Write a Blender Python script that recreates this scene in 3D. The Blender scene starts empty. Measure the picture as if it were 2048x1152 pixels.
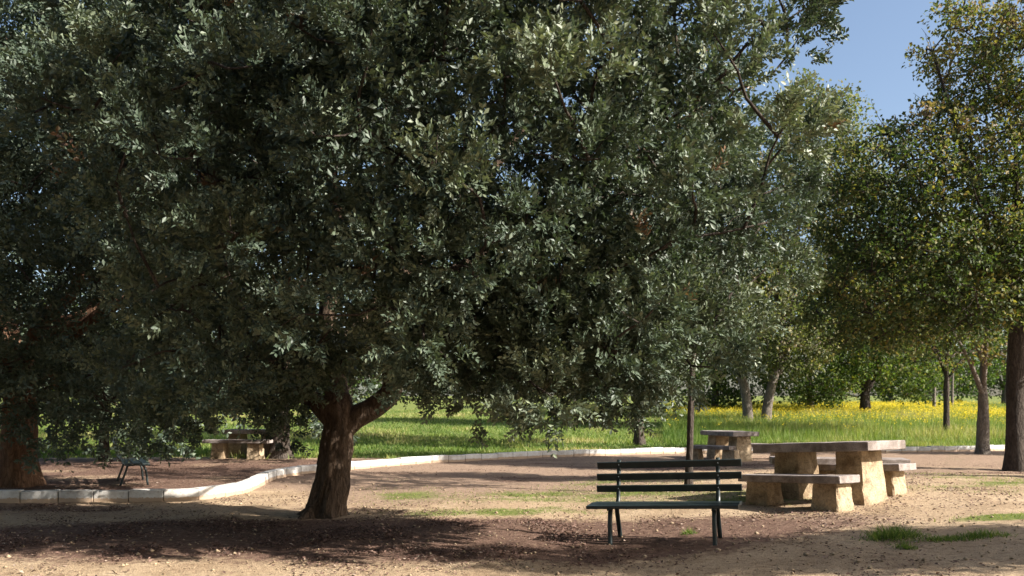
import bpy, bmesh, math, random
import numpy as np
from mathutils import Vector, Matrix

R = math.radians
rng = np.random.default_rng(7)
random.seed(7)
scene = bpy.context.scene

# ------------------------------------------------------------------ camera, sky, sun, exposure
CAM_H, FPX, HORIZON, CX = 1.4, 1600.0, 812.0, 1024.0
cam_data = bpy.data.cameras.new('camera')
cam = bpy.data.objects.new('camera', cam_data)
scene.collection.objects.link(cam)
cam.location = (0, 0, CAM_H)
cam.rotation_euler = (R(90), 0, 0)
cam_data.sensor_width = 36
cam_data.lens = 36 * FPX / 2048
cam_data.shift_y = (HORIZON - 576) / 2048
cam_data.clip_end = 2000
cam_data.dof.use_dof = True
cam_data.dof.focus_distance = 8.6
cam_data.dof.aperture_fstop = 2.6
scene.camera = cam

SUN_EL, SUN_AZ = 33.0, -22.0            # azimuth counted from +X towards +Y
world = bpy.data.worlds.new('World')
scene.world = world
world.use_nodes = True
wn = world.node_tree
sky = wn.nodes.new('ShaderNodeTexSky')
sky.sky_type = 'NISHITA'
sky.sun_disc = False
sky.sun_elevation = R(SUN_EL)
sky.sun_rotation = R(90 - SUN_AZ)
sky.air_density = 1.0
sky.dust_density = 2.4
sky.ozone_density = 1.0
bg = wn.nodes['Background']
bg.inputs['Strength'].default_value = 0.08
wn.links.new(sky.outputs['Color'], bg.inputs['Color'])

sun_data = bpy.data.lights.new('sun', 'SUN')
sun_data.energy = 5.0
sun_data.angle = R(0.53)
sun_data.color = (1.0, 0.94, 0.85)
sun = bpy.data.objects.new('sun', sun_data)
scene.collection.objects.link(sun)
tosun = Vector((math.cos(R(SUN_EL)) * math.cos(R(SUN_AZ)), math.cos(R(SUN_EL)) * math.sin(R(SUN_AZ)), math.sin(R(SUN_EL))))
sun.rotation_euler = (-tosun).to_track_quat('-Z', 'Y').to_euler()
sun.location = tosun * 60

vs = scene.view_settings
vs.view_transform = 'Standard'
vs.look = 'None'
vs.exposure = 1.45
vs.gamma = 1.0
vs.use_curve_mapping = False
scene.render.engine = 'CYCLES'
scene.cycles.use_denoising = True
scene.cycles.max_bounces = 5
scene.cycles.diffuse_bounces = 2
scene.cycles.transparent_max_bounces = 4
scene.cycles.sample_clamp_indirect = 4.0

# ------------------------------------------------------------------ small tools
def hash2(ix, iy, seed):
    h = (ix * 374761393 + iy * 668265263 + seed * 974634777) & 0x7fffffff
    h = ((h ^ (h >> 13)) * 1274126177) & 0x7fffffff
    return ((h ^ (h >> 16)) & 0xffff) / 65535.0

def vnoise(x, y, seed=0):
    x = np.asarray(x, float); y = np.asarray(y, float)
    ix = np.floor(x).astype(np.int64); iy = np.floor(y).astype(np.int64)
    fx = x - ix; fy = y - iy
    fx = fx * fx * (3 - 2 * fx); fy = fy * fy * (3 - 2 * fy)
    a = hash2(ix, iy, seed); b = hash2(ix + 1, iy, seed)
    c = hash2(ix, iy + 1, seed); d = hash2(ix + 1, iy + 1, seed)
    return (a * (1 - fx) + b * fx) * (1 - fy) + (c * (1 - fx) + d * fx) * fy

def fbm(x, y, seed=0, n=4):
    s, a, t = 0, 1, 0
    for k in range(n):
        s = s + a * vnoise(x * 2 ** k, y * 2 ** k, seed + k * 17); t += a; a *= 0.5
    return s / t

def sstep(a, b, x):
    t = np.clip((np.asarray(x, float) - a) / (b - a), 0, 1)
    return t * t * (3 - 2 * t)

def terrain(x, y):
    x = np.asarray(x, float); y = np.asarray(y, float)
    z = 0.06 * np.clip(x - 0.9, 0, 4.6) * (1 - sstep(12.5, 17, y)) * (1 - sstep(9, 16, x))
    yy = np.clip(y - 25, 0, None)
    z = z + np.where(yy < 8, 0.035 * yy * yy / 16, 0.035 * (yy - 4)) * (1 - 0.6 * sstep(90, 200, y))
    z = z + (fbm(x * 0.5, y * 0.5, 3, 3) - 0.5) * 0.05 * sstep(3, 7, np.abs(y) + 1)
    # a heap of soil at the bench's right foot and at the big trunk
    return z

def tz(x, y):
    return float(terrain(x, y))

def ground(px, py):
    """point of the terrain along the view ray of a photograph pixel"""
    k = (py - HORIZON) / FPX
    lo = 2.0
    d = lo
    while d < 150:
        x = (px - CX) / FPX * d
        if CAM_H - k * d <= tz(x, d):
            break
        d += 0.02
    return Vector((x, d, tz(x, d)))

def W(px, py, d):
    return Vector(((px - CX) / FPX * d, d, CAM_H - (py - HORIZON) / FPX * d))

def link(o, parent=None):
    scene.collection.objects.link(o)
    if parent is not None:
        o.parent = parent
    return o

def tag(o, label=None, cat=None, group=None, kind=None):
    if label: o['label'] = label
    if cat: o['category'] = cat
    if group: o['group'] = group
    if kind: o['kind'] = kind
    return o

def empty(name, loc=(0, 0, 0), rot=(0, 0, 0)):
    o = bpy.data.objects.new(name, None)
    o.location = loc
    o.rotation_euler = rot
    o.empty_display_size = 0.2
    return link(o)

def np_mesh(name, verts, faces, material, parent=None, attrs=None, smooth=False):
    """verts (n,3); faces (m,3) or (m,4) int"""
    me = bpy.data.meshes.new(name)
    verts = np.ascontiguousarray(verts, dtype=np.float32)
    faces = np.ascontiguousarray(faces, dtype=np.int32)
    k = faces.shape[1]
    me.vertices.add(len(verts)); me.vertices.foreach_set('co', verts.ravel())
    me.loops.add(faces.size); me.loops.foreach_set('vertex_index', faces.ravel())
    me.polygons.add(len(faces))
    me.polygons.foreach_set('loop_start', np.arange(0, faces.size, k, dtype=np.int32))
    me.polygons.foreach_set('loop_total', np.full(len(faces), k, dtype=np.int32))
    if smooth:
        me.polygons.foreach_set('use_smooth', np.ones(len(faces), dtype=bool))
    for an, av in (attrs or {}).items():
        a = me.attributes.new(an, 'FLOAT', 'POINT')
        a.data.foreach_set('value', np.ascontiguousarray(av, dtype=np.float32))
    me.update(calc_edges=True)
    me.validate()
    me.materials.append(material)
    o = bpy.data.objects.new(name, me)
    return link(o, parent)

def bm_obj(name, bm, material, parent=None, smooth=False):
    me = bpy.data.meshes.new(name)
    bmesh.ops.recalc_face_normals(bm, faces=bm.faces[:])
    bm.to_mesh(me); bm.free()
    me.materials.append(material)
    if smooth:
        for p in me.polygons: p.use_smooth = True
    return link(bpy.data.objects.new(name, me), parent)

def bm_box(bm, size, center=(0, 0, 0), rot=None, taper=1.0, taper_y=None, bevel=0.0, seg=1):
    """box whose top is scaled by taper"""
    geo = bmesh.ops.create_cube(bm, size=1)
    vs_ = geo['verts']
    ty = taper if taper_y is None else taper_y
    for v in vs_:
        top = v.co.z > 0
        v.co = Vector((v.co.x * size[0] * (taper if top else 1), v.co.y * size[1] * (ty if top else 1), v.co.z * size[2]))
    if bevel:
        es = list({e for v in vs_ for e in v.link_edges})
        r = bmesh.ops.bevel(bm, geom=es, offset=bevel, segments=seg, affect='EDGES', profile=0.6)
        vs_ = list({v for f in r['faces'] for v in f.verts} | {v for v in vs_ if v.is_valid})
    M = Matrix.Translation(center) @ (rot.to_4x4() if rot else Matrix.Identity(4))
    for v in vs_:
        v.co = M @ v.co
    return vs_

def rough_up(bm, amp, seed=0, cuts=0):
    if cuts:
        bmesh.ops.subdivide_edges(bm, edges=bm.edges[:], cuts=cuts, use_grid_fill=True)
    rr = random.Random(seed)
    for v in bm.verts:
        v.co += Vector((rr.uniform(-1, 1), rr.uniform(-1, 1), rr.uniform(-1, 1))) * amp

def tube_arrays(pts, rad, seg=8, rough=0.0, flute=None):
    pts = np.asarray(pts, float); rad = np.asarray(rad, float)
    n = len(pts)
    tang = np.gradient(pts, axis=0)
    tang /= np.linalg.norm(tang, axis=1)[:, None] + 1e-9
    ref = np.array([0.3, 1.0, 0.1]) if abs(tang[0][2]) > 0.7 else np.array([0.0, 0.0, 1.0])
    V = []
    u = np.cross(tang[0], ref); u /= np.linalg.norm(u)
    for i in range(n):
        u = u - tang[i] * np.dot(u, tang[i]); u /= np.linalg.norm(u) + 1e-9
        w = np.cross(tang[i], u)
        a = np.arange(seg) / seg * 2 * math.pi
        r = np.full(seg, rad[i])
        if flute is not None:
            r = r * flute(a, i / (n - 1))
        if rough:
            r = r * (1 + rng.uniform(-rough, rough, seg))
        V.append(pts[i] + np.cos(a)[:, None] * r[:, None] * u + np.sin(a)[:, None] * r[:, None] * w)
    V.append(pts[-1:] + tang[-1] * rad[-1] * 0.4)
    V = np.concatenate(V)
    F = []
    for i in range(n - 1):
        for j in range(seg):
            j2 = (j + 1) % seg
            F.append((i * seg + j, i * seg + j2, (i + 1) * seg + j2, (i + 1) * seg + j))
    tip = n * seg
    for j in range(seg):
        F.append(((n - 1) * seg + j, (n - 1) * seg + (j + 1) % seg, tip, tip))
    return V, np.array(F, dtype=np.int32)

def spline(ctrl, n):
    """Catmull-Rom through control rows (any dimension)"""
    c = np.asarray(ctrl, float)
    c = np.vstack([2 * c[0] - c[1], c, 2 * c[-1] - c[-2]])
    m = len(c) - 3
    out = []
    for t in np.linspace(0, m - 1e-6, n):
        i = int(t); f = t - i
        p0, p1, p2, p3 = c[i:i + 4]
        out.append(0.5 * ((2 * p1) + (-p0 + p2) * f + (2 * p0 - 5 * p1 + 4 * p2 - p3) * f ** 2 + (-p0 + 3 * p1 - 3 * p2 + p3) * f ** 3))
    return np.array(out)

def tube_obj(name, pts, rad, material, parent=None, seg=8, rough=0.0, flute=None):
    V, F = tube_arrays(pts, rad, seg, rough, flute)
    quads = F[F[:, 2] != F[:, 3]]; tris = F[F[:, 2] == F[:, 3]][:, :3]
    F3 = np.concatenate([quads[:, [0, 1, 2]], quads[:, [0, 2, 3]], tris])
    return np_mesh(name, V, F3, material, parent, smooth=True)

# ------------------------------------------------------------------ materials
def newmat(name):
    m = bpy.data.materials.new(name); m.use_nodes = True
    nt = m.node_tree
    return m, nt, nt.nodes['Principled BSDF']

def N(nt, t, **kw):
    n = nt.nodes.new(t)
    for k, v in kw.items(): setattr(n, k, v)
    return n

def ramp(nt, stops, fac=None, interp='LINEAR'):
    r = N(nt, 'ShaderNodeValToRGB')
    r.color_ramp.interpolation = interp
    els = r.color_ramp.elements
    while len(els) < len(stops): els.new(0.5)
    for e, (p, c) in zip(els, stops):
        e.position = p; e.color = (*c, 1)
    if fac is not None: nt.links.new(fac, r.inputs[0])
    return r

def noise(nt, scale, detail=4, rough=0.6, vec=None):
    n = N(nt, 'ShaderNodeTexNoise')
    n.inputs['Scale'].default_value = scale
    n.inputs['Detail'].default_value = detail
    n.inputs['Roughness'].default_value = rough
    if vec is not None: nt.links.new(vec, n.inputs['Vector'])
    return n

def mix(nt, a, b, fac, blend='MIX'):
    m = N(nt, 'ShaderNodeMixRGB', blend_type=blend)
    for s, v in ((0, fac), (1, a), (2, b)):
        if isinstance(v, (int, float)): m.inputs[s].default_value = v
        elif isinstance(v, tuple): m.inputs[s].default_value = (*v, 1)
        else: nt.links.new(v, m.inputs[s])
    return m.outputs[0]

def bump(nt, bsdf, height, strength=0.5, dist=0.02):
    b = N(nt, 'ShaderNodeBump')
    b.inputs['Strength'].default_value = strength
    b.inputs['Distance'].default_value = dist
    nt.links.new(height, b.inputs['Height'])
    nt.links.new(b.outputs[0], bsdf.inputs['Normal'])

def leaf_mat(name, stops, rough=0.4, trans=0.3, tcol=(1.3, 1.5, 0.6), spec=0.5):
    m, nt, b = newmat(name)
    at = N(nt, 'ShaderNodeAttribute', attribute_name='tint')
    r = ramp(nt, stops, at.outputs['Fac'])
    nt.links.new(r.outputs[0], b.inputs['Base Color'])
    b.inputs['Roughness'].default_value = rough
    b.inputs['Specular IOR Level'].default_value = spec
    t = N(nt, 'ShaderNodeBsdfTranslucent')
    tc = mix(nt, r.outputs[0], tcol, 1.0, 'MULTIPLY')
    nt.links.new(tc, t.inputs['Color'])
    ms = N(nt, 'ShaderNodeMixShader'); ms.inputs[0].default_value = trans
    nt.links.new(b.outputs[0], ms.inputs[1]); nt.links.new(t.outputs[0], ms.inputs[2])
    nt.links.new(ms.outputs[0], nt.nodes['Material Output'].inputs['Surface'])
    return m

def bark_mat(name, dark, light, scale=9, strength=1.0):
    m, nt, b = newmat(name)
    tc = N(nt, 'ShaderNodeTexCoord')
    mp = N(nt, 'ShaderNodeMapping'); mp.inputs['Scale'].default_value = (1, 1, 0.28)
    nt.links.new(tc.outputs['Object'], mp.inputs['Vector'])
    n1 = noise(nt, scale, 8, 0.7, mp.outputs[0])
    v = N(nt, 'ShaderNodeTexVoronoi', feature='DISTANCE_TO_EDGE'); v.inputs['Scale'].default_value = scale * 2.0
    wob = mix(nt, mp.outputs[0], n1.outputs['Color'], 0.12)
    nt.links.new(wob, v.inputs['Vector'])
    r = ramp(nt, [(0.28, dark), (0.72, light)], n1.outputs['Fac'])
    vr = ramp(nt, [(0.0, (0.45, 0.42, 0.4)), (0.16, (1, 1, 1))], v.outputs['Distance'])
    col = mix(nt, r.outputs[0], vr.outputs[0], 0.7, 'MULTIPLY')
    nt.links.new(col, b.inputs['Base Color'])
    b.inputs['Roughness'].default_value = 0.9
    b.inputs['Specular IOR Level'].default_value = 0.15
    h = mix(nt, n1.outputs['Fac'], v.outputs['Distance'], 0.5)
    bump(nt, b, h, strength, 0.09)
    return m

def stone_mat(name, c1, c2, agg=55, strength=0.7, rough=0.9):
    m, nt, b = newmat(name)
    tc = N(nt, 'ShaderNodeTexCoord')
    n1 = noise(nt, 5, 6, 0.65, tc.outputs['Object'])
    v = N(nt, 'ShaderNodeTexVoronoi'); v.inputs['Scale'].default_value = agg
    nt.links.new(tc.outputs['Object'], v.inputs['Vector'])
    base = ramp(nt, [(0.3, c1), (0.7, c2)], n1.outputs['Fac'])
    pebble = ramp(nt, [(0.0, (0.55, 0.5, 0.45)), (0.5, (1.0, 0.97, 0.92)), (1.0, (1.25, 1.15, 1.0))], v.outputs['Color'])
    col = mix(nt, base.outputs[0], pebble.outputs[0], 0.75, 'MULTIPLY')
    n3 = noise(nt, 2.6, 7, 0.75, tc.outputs['Object'])
    st = ramp(nt, [(0.36, (0.42, 0.36, 0.30)), (0.55, (1, 1, 1))], n3.outputs['Fac'])
    col = mix(nt, col, st.outputs[0], 0.8, 'MULTIPLY')
    nt.links.new(col, b.inputs['Base Color'])
    b.inputs['Roughness'].default_value = rough
    b.inputs['Specular IOR Level'].default_value = 0.2
    n2 = noise(nt, agg * 0.8, 4, 0.7, tc.outputs['Object'])
    bump(nt, b, n2.outputs['Fac'], strength, 0.02)
    return m

M = {}
M['bark'] = bark_mat('carob bark', (0.060, 0.036, 0.024), (0.26, 0.165, 0.105))
M['bark_trunk'] = bark_mat('dark rugged bark', (0.028, 0.020, 0.016), (0.21, 0.148, 0.105), 11, 1.0)
M['bark_red'] = bark_mat('reddish bark', (0.10, 0.052, 0.032), (0.32, 0.19, 0.12))
M['bark_grey'] = bark_mat('grey bark', (0.09, 0.075, 0.065), (0.30, 0.26, 0.22), 12)
M['bark_dark'] = bark_mat('dark bark', (0.034, 0.028, 0.024), (0.115, 0.092, 0.076), 10)
M['leaf_carob'] = leaf_mat('carob leaf', [(0.0, (0.034, 0.053, 0.037)), (0.45, (0.078, 0.106, 0.070)), (0.8, (0.145, 0.172, 0.105)), (0.93, (0.23, 0.25, 0.16)), (0.96, (0.13, 0.075, 0.045)), (1.0, (0.21, 0.12, 0.07))], 0.50, 0.14, tcol=(1.3, 1.4, 0.7), spec=0.42)
M['leaf_olive'] = leaf_mat('grey green leaf', [(0.0, (0.06, 0.075, 0.035)), (0.6, (0.13, 0.145, 0.07)), (0.85, (0.21, 0.20, 0.10)), (1.0, (0.26, 0.19, 0.11))], 0.65, 0.35, spec=0.3)
M['leaf_autumn'] = leaf_mat('autumn leaf', [(0.0, (0.030, 0.050, 0.020)), (0.5, (0.065, 0.090, 0.032)), (0.75, (0.14, 0.14, 0.05)), (0.9, (0.26, 0.21, 0.06)), (1.0, (0.20, 0.135, 0.08))], 0.6, 0.36, spec=0.3)
M['leaf_wood'] = leaf_mat('woodland leaf', [(0.0, (0.034, 0.060, 0.018)), (0.6, (0.085, 0.125, 0.032)), (0.9, (0.17, 0.19, 0.045)), (1.0, (0.27, 0.22, 0.05))], 0.6, 0.4, spec=0.3)
M['grass'] = leaf_mat('grass blade', [(0.0, (0.055, 0.105, 0.020)), (0.5, (0.13, 0.195, 0.040)), (0.8, (0.24, 0.27, 0.075)), (1.0, (0.38, 0.33, 0.15))], 0.6, 0.4, (1.2, 1.3, 0.6), 0.3)
M['flower'] = leaf_mat('yellow petal', [(0.0, (0.62, 0.46, 0.02)), (1.0, (0.78, 0.62, 0.05))], 0.6, 0.35, (1.1, 1.1, 0.6), 0.2)
M['litter'] = leaf_mat('dead leaf', [(0.0, (0.045, 0.028, 0.022)), (0.45, (0.115, 0.066, 0.052)), (0.75, (0.20, 0.125, 0.095)), (0.93, (0.34, 0.26, 0.20)), (1.0, (0.50, 0.45, 0.40))], 0.7, 0.1, (1.1, 0.9, 0.7), 0.3)
M['table_leg'] = stone_mat('pebbled concrete', (0.32, 0.25, 0.17), (0.47, 0.375, 0.265), 60, 0.8)
M['table_slab'] = stone_mat('grey concrete slab', (0.22, 0.195, 0.185), (0.36, 0.325, 0.32), 140, 0.35, 0.8)

def kerb_material():
    m, nt, b = newmat('white painted concrete')
    tc = N(nt, 'ShaderNodeTexCoord')
    geo = N(nt, 'ShaderNodeNewGeometry')
    n1 = noise(nt, 3.0, 8, 0.7, geo.outputs['Position'])
    n2 = noise(nt, 24, 5, 0.7, geo.outputs['Position'])
    c1 = ramp(nt, [(0.34, (0.36, 0.32, 0.28)), (0.50, (0.54, 0.52, 0.49)), (0.62, (0.65, 0.64, 0.615))], n1.outputs['Fac'])
    c2 = ramp(nt, [(0.30, (0.55, 0.5, 0.45)), (0.42, (1, 1, 1))], n2.outputs['Fac'])
    col = mix(nt, c1.outputs[0], c2.outputs[0], 0.6, 'MULTIPLY')
    # splashed earth along the foot of the stones
    sx = N(nt, 'ShaderNodeSeparateXYZ'); nt.links.new(tc.outputs['Object'], sx.inputs[0])
    ad = N(nt, 'ShaderNodeMath', operation='MULTIPLY_ADD'); nt.links.new(n2.outputs['Fac'], ad.inputs[0]); ad.inputs[1].default_value = -0.10
    nt.links.new(sx.outputs['Z'], ad.inputs[2])
    fr = ramp(nt, [(0.0, (1, 1, 1)), (0.012, (0, 0, 0))], ad.outputs[0])
    col = mix(nt, col, (0.40, 0.29, 0.20), fr.outputs[0])
    nt.links.new(col, b.inputs['Base Color'])
    b.inputs['Roughness'].default_value = 0.75
    bump(nt, b, n2.outputs['Fac'], 0.3, 0.01)
    return m
M['kerb'] = kerb_material()

def paint_material():
    m, nt, b = newmat('dark green bench paint')
    tc = N(nt, 'ShaderNodeTexCoord')
    n1 = noise(nt, 14, 6, 0.7, tc.outputs['Object'])
    n2 = noise(nt, 60, 3, 0.6, tc.outputs['Object'])
    c = ramp(nt, [(0.3, (0.006, 0.011, 0.013)), (0.60, (0.011, 0.021, 0.022)), (0.72, (0.06, 0.065, 0.055))], n1.outputs['Fac'])
    nt.links.new(c.outputs[0], b.inputs['Base Color'])
    rr = ramp(nt, [(0.3, (0.3, 0.3, 0.3)), (0.7, (0.55, 0.55, 0.55))], n1.outputs['Fac'])
    nt.links.new(rr.outputs[0], b.inputs['Roughness'])
    bump(nt, b, n2.outputs['Fac'], 0.12, 0.01)
    return m
M['paint'] = paint_material()

def ground_material():
    m, nt, b = newmat('park soil')
    geo = N(nt, 'ShaderNodeNewGeometry')
    P = geo.outputs['Position']
    n1 = noise(nt, 1.3, 8, 0.65, P); n2 = noise(nt, 14, 6, 0.7, P); n3 = noise(nt, 70, 3, 0.6, P)
    sand = ramp(nt, [(0.28, (0.30, 0.215, 0.14)), (0.52, (0.42, 0.315, 0.212)), (0.75, (0.52, 0.405, 0.285))], n1.outputs['Fac'])
    sand2 = ramp(nt, [(0.30, (0.50, 0.43, 0.38)), (0.48, (0.95, 0.94, 0.92)), (0.70, (1.15, 1.13, 1.08))], n2.outputs['Fac'])
    grit = ramp(nt, [(0.36, (0.45, 0.40, 0.36)), (0.47, (1, 1, 1)), (0.66, (1.18, 1.16, 1.12))], n3.outputs['Fac'])
    c_sand = mix(nt, sand.outputs[0], sand2.outputs[0], 0.85, 'MULTIPLY')
    c_sand = mix(nt, c_sand, grit.outputs[0], 0.6, 'MULTIPLY')
    pink = ramp(nt, [(0.3, (0.20, 0.135, 0.095)), (0.7, (0.37, 0.265, 0.19))], n2.outputs['Fac'])
    lit = ramp(nt, [(0.3, (0.085, 0.052, 0.038)), (0.55, (0.17, 0.105, 0.078)), (0.75, (0.27, 0.19, 0.14))], n2.outputs['Fac'])
    gra = ramp(nt, [(0.3, (0.08, 0.11, 0.025)), (0.6, (0.17, 0.195, 0.055)), (0.8, (0.30, 0.27, 0.12))], n2.outputs['Fac'])
    def att(nm):
        return N(nt, 'ShaderNodeAttribute', attribute_name=nm).outputs['Fac']
    def sharp(nm, scale=9):
        # attribute broken up by fine noise so the patches have ragged borders
        nn = noise(nt, scale, 5, 0.7, P)
        a = N(nt, 'ShaderNodeMath', operation='MULTIPLY_ADD'); nt.links.new(nn.outputs['Fac'], a.inputs[0]); a.inputs[1].default_value = 0.9
        s = N(nt, 'ShaderNodeMath', operation='SUBTRACT'); nt.links.new(att(nm), s.inputs[0]); s.inputs[1].default_value = 0.45
        nt.links.new(s.outputs[0], a.inputs[2])
        r = ramp(nt, [(0.38, (0, 0, 0)), (0.62, (1, 1, 1))], a.outputs[0])
        return r.outputs[0]
    col = mix(nt, c_sand, pink.outputs[0], sharp('pink', 6))
    col = mix(nt, col, lit.outputs[0], sharp('litter', 11))
    col = mix(nt, col, gra.outputs[0], sharp('grass', 13))
    nt.links.new(col, b.inputs['Base Color'])
    b.inputs['Roughness'].default_value = 0.95
    b.inputs['Specular IOR Level'].default_value = 0.1
    h = mix(nt, n2.outputs['Fac'], n3.outputs['Fac'], 0.4)
    bump(nt, b, h, 1.0, 0.06)
    return m
M['ground'] = ground_material()

# ------------------------------------------------------------------ ground
KERB_PIX = [(-260, 1008), (0, 1006), (100, 1005), (250, 1004), (380, 1001), (465, 992), (512, 978), (545, 961), (590, 950), (640, 945),
            (710, 938), (850, 927), (1000, 919), (1100, 914), (1200, 911), (1300, 908), (1380, 906), (1500, 905), (1650, 905), (1810, 905), (1960, 902), (2100, 899), (2300, 897)]
kerb_ctrl = np.array([list(ground(a, b)) for a, b in KERB_PIX])
kerb_line = spline(kerb_ctrl, 900)

def kerb_y(x):
    """depth of the kerb line at x, good enough for telling the two sides apart"""
    o = np.argsort(kerb_line[:, 0])
    return np.interp(x, kerb_line[o, 0], kerb_line[o, 1])

def masks(x, y):
    n = fbm(x * 0.7, y * 0.7, 11, 4); n2 = fbm(x * 0.25, y * 0.25, 23, 3); n3 = fbm(x * 1.8, y * 0.9, 41, 3)
    behind = sstep(-0.1, 0.25, y - kerb_y(x))
    # brown litter below the big crown
    e = ((x + 1.6) / 5.8) ** 2 + ((y - 8.45) / 1.75) ** 2
    litter = (1.25 - e) * 0.9 + (n - 0.5) * 0.9
    e2 = ((x - 1.6) / 3.2) ** 2 + ((y - 8.3) / 1.0) ** 2
    litter = np.maximum(litter, (1.1 - e2) * 0.6 + (n - 0.5) * 0.9 - 0.05)
    # litter under the left tree behind the kerb, and under the right hand tree
    litter = np.maximum(litter, behind * sstep(-2.0, -4.2, x) * (1 - sstep(20.6, 22.4, y)) * (0.72 + (n - 0.5) * 0.8))
    e3 = ((x - 10.5) / 4.2) ** 2 + ((y - 15.6) / 1.7) ** 2
    litter = np.maximum(litter, (1 - e3) * 0.75 + (n - 0.5) * 0.9)
    litter = np.maximum(litter, (1 - behind) * sstep(9.8, 11, y) * 1.5 * (fbm(x * 0.6, y * 1.2, 63, 4) - 0.36))
    pink = (1 - behind) * (0.15 + 1.0 * sstep(9.4, 11.5, y)) * (0.55 + (n2 - 0.5) * 1.5) + 0.25 * (n - 0.5)
    ey = ((x - 3.4) / 1.6) ** 2 + ((y - 8.6) / 0.9) ** 2
    pink = np.maximum(pink, (1 - ey) * 0.6 + (n - 0.5) * 0.5)
    grass = behind * sstep(20.8, 22.6, y + np.where(x > -3.2, 8, 0)) * (0.92 + (n - 0.5) * 0.5)
    e4 = ((x + 0.4) / 2.4) ** 2 + ((y - 10.6) / 0.8) ** 2
    grass = np.maximum(grass, (1 - e4) * 0.75 + (n3 - 0.5) * 1.0 - 0.1)
    e5 = ((x - 0.8) / 3.0) ** 2 + ((y - 12.6) / 0.8) ** 2
    grass = np.maximum(grass, (1 - e5) * 0.65 + (n3 - 0.5) * 1.0 - 0.1)
    grass = np.maximum(grass, (1 - behind) * sstep(9.8, 10.6, y) * (1 - sstep(15.5, 17, y)) * sstep(-3.5, -1.5, x) * (0.04 + 1.2 * (fbm(x * 0.55, y * 1.1, 57, 4) - 0.30)))
    e6 = ((x - 5.6) / 1.6) ** 2 + ((y - 8.25) / 0.30) ** 2
    grass = np.maximum(grass, (1 - e6) * 0.9 + (n3 - 0.5) * 0.9)
    grass = np.maximum(grass, 0.50 * sstep(13.0, 14.0, y) * (1 - behind) * sstep(5.5, 7, x) * n3)
    return np.clip(litter, 0, 1), np.clip(pink, 0, 1), np.clip(grass, 0, 1)

def axis(dense0, dense1, step, lo, hi, grow=1.12):
    a = list(np.arange(dense0, dense1 + 1e-6, step))
    s = step
    while a[-1] < hi:
        s *= grow; a.append(a[-1] + s)
    s = step
    while a[0] > lo:
        s *= grow; a.insert(0, a[0] - s)
    return np.array(a)

gx = axis(-10, 11, 0.14, -900, 900, 1.10)
gy = axis(4.5, 24, 0.14, -60, 1200, 1.08)
GX, GY = np.meshgrid(gx, gy)
micro = ((fbm(GX * 4, GY * 4, 77, 3) - 0.5) * 0.03 + (fbm(GX * 1.6, GY * 1.6, 78, 2) - 0.5) * 0.02) * (np.abs(GX) < 12) * (GY < 26) * (GY > 4)
GZ = terrain(GX, GY) + micro - 0.002
nx_, ny_ = len(gx), len(gy)
idx = np.arange(nx_ * ny_).reshape(ny_, nx_)
gf = np.stack([idx[:-1, :-1], idx[:-1, 1:], idx[1:, 1:], idx[1:, :-1]], -1).reshape(-1, 4)
ml, mp_, mg = masks(GX.ravel(), GY.ravel())
g = np_mesh('ground', np.stack([GX.ravel(), GY.ravel(), GZ.ravel()], 1), gf, M['ground'], attrs={'litter': ml, 'pink': mp_, 'grass': mg}, smooth=True)
tag(g, kind='structure')

# ------------------------------------------------------------------ kerb of single stones
def build_kerb():
    root = empty('kerb', (0, 0, 0))
    tag(root, 'low white concrete kerb curving through the park between path and grass', 'kerb')
    seg = np.linalg.norm(np.diff(kerb_line[:, :2], axis=0), axis=1)
    s = np.concatenate([[0], np.cumsum(seg)])
    L = 0.50
    bm = bmesh.new()
    bm_box(bm, (1.0, 0.17, 0.32), (0, 0, 0.008), bevel=0.014, seg=2)
    me = bpy.data.meshes.new('kerb_stone'); bm.to_mesh(me); bm.free()
    me.materials.append(M['kerb'])
    rr = random.Random(3)
    pos = 0.0
    while pos + L < s[-1]:
        a = np.array([np.interp(pos, s, kerb_line[:, k]) for k in range(2)])
        ln = L
        b = np.array([np.interp(pos + ln, s, kerb_line[:, k]) for k in range(2)])
        c = (a + b) / 2
        o = bpy.data.objects.new('kerb_stone', me)
        t = math.atan2(b[1] - a[1], b[0] - a[0])
        o.location = (c[0] - math.sin(t) * 0.085, c[1] + math.cos(t) * 0.085, tz(c[0], c[1]) + rr.uniform(-0.012, 0.010))
        o.rotation_euler = (rr.uniform(-0.03, 0.03), rr.uniform(-0.012, 0.012), t + rr.uniform(-0.012, 0.012))
        o.scale = (np.linalg.norm(b - a) - 0.012, 1, 1)
        link(o, root)
        pos += L
build_kerb()

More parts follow.
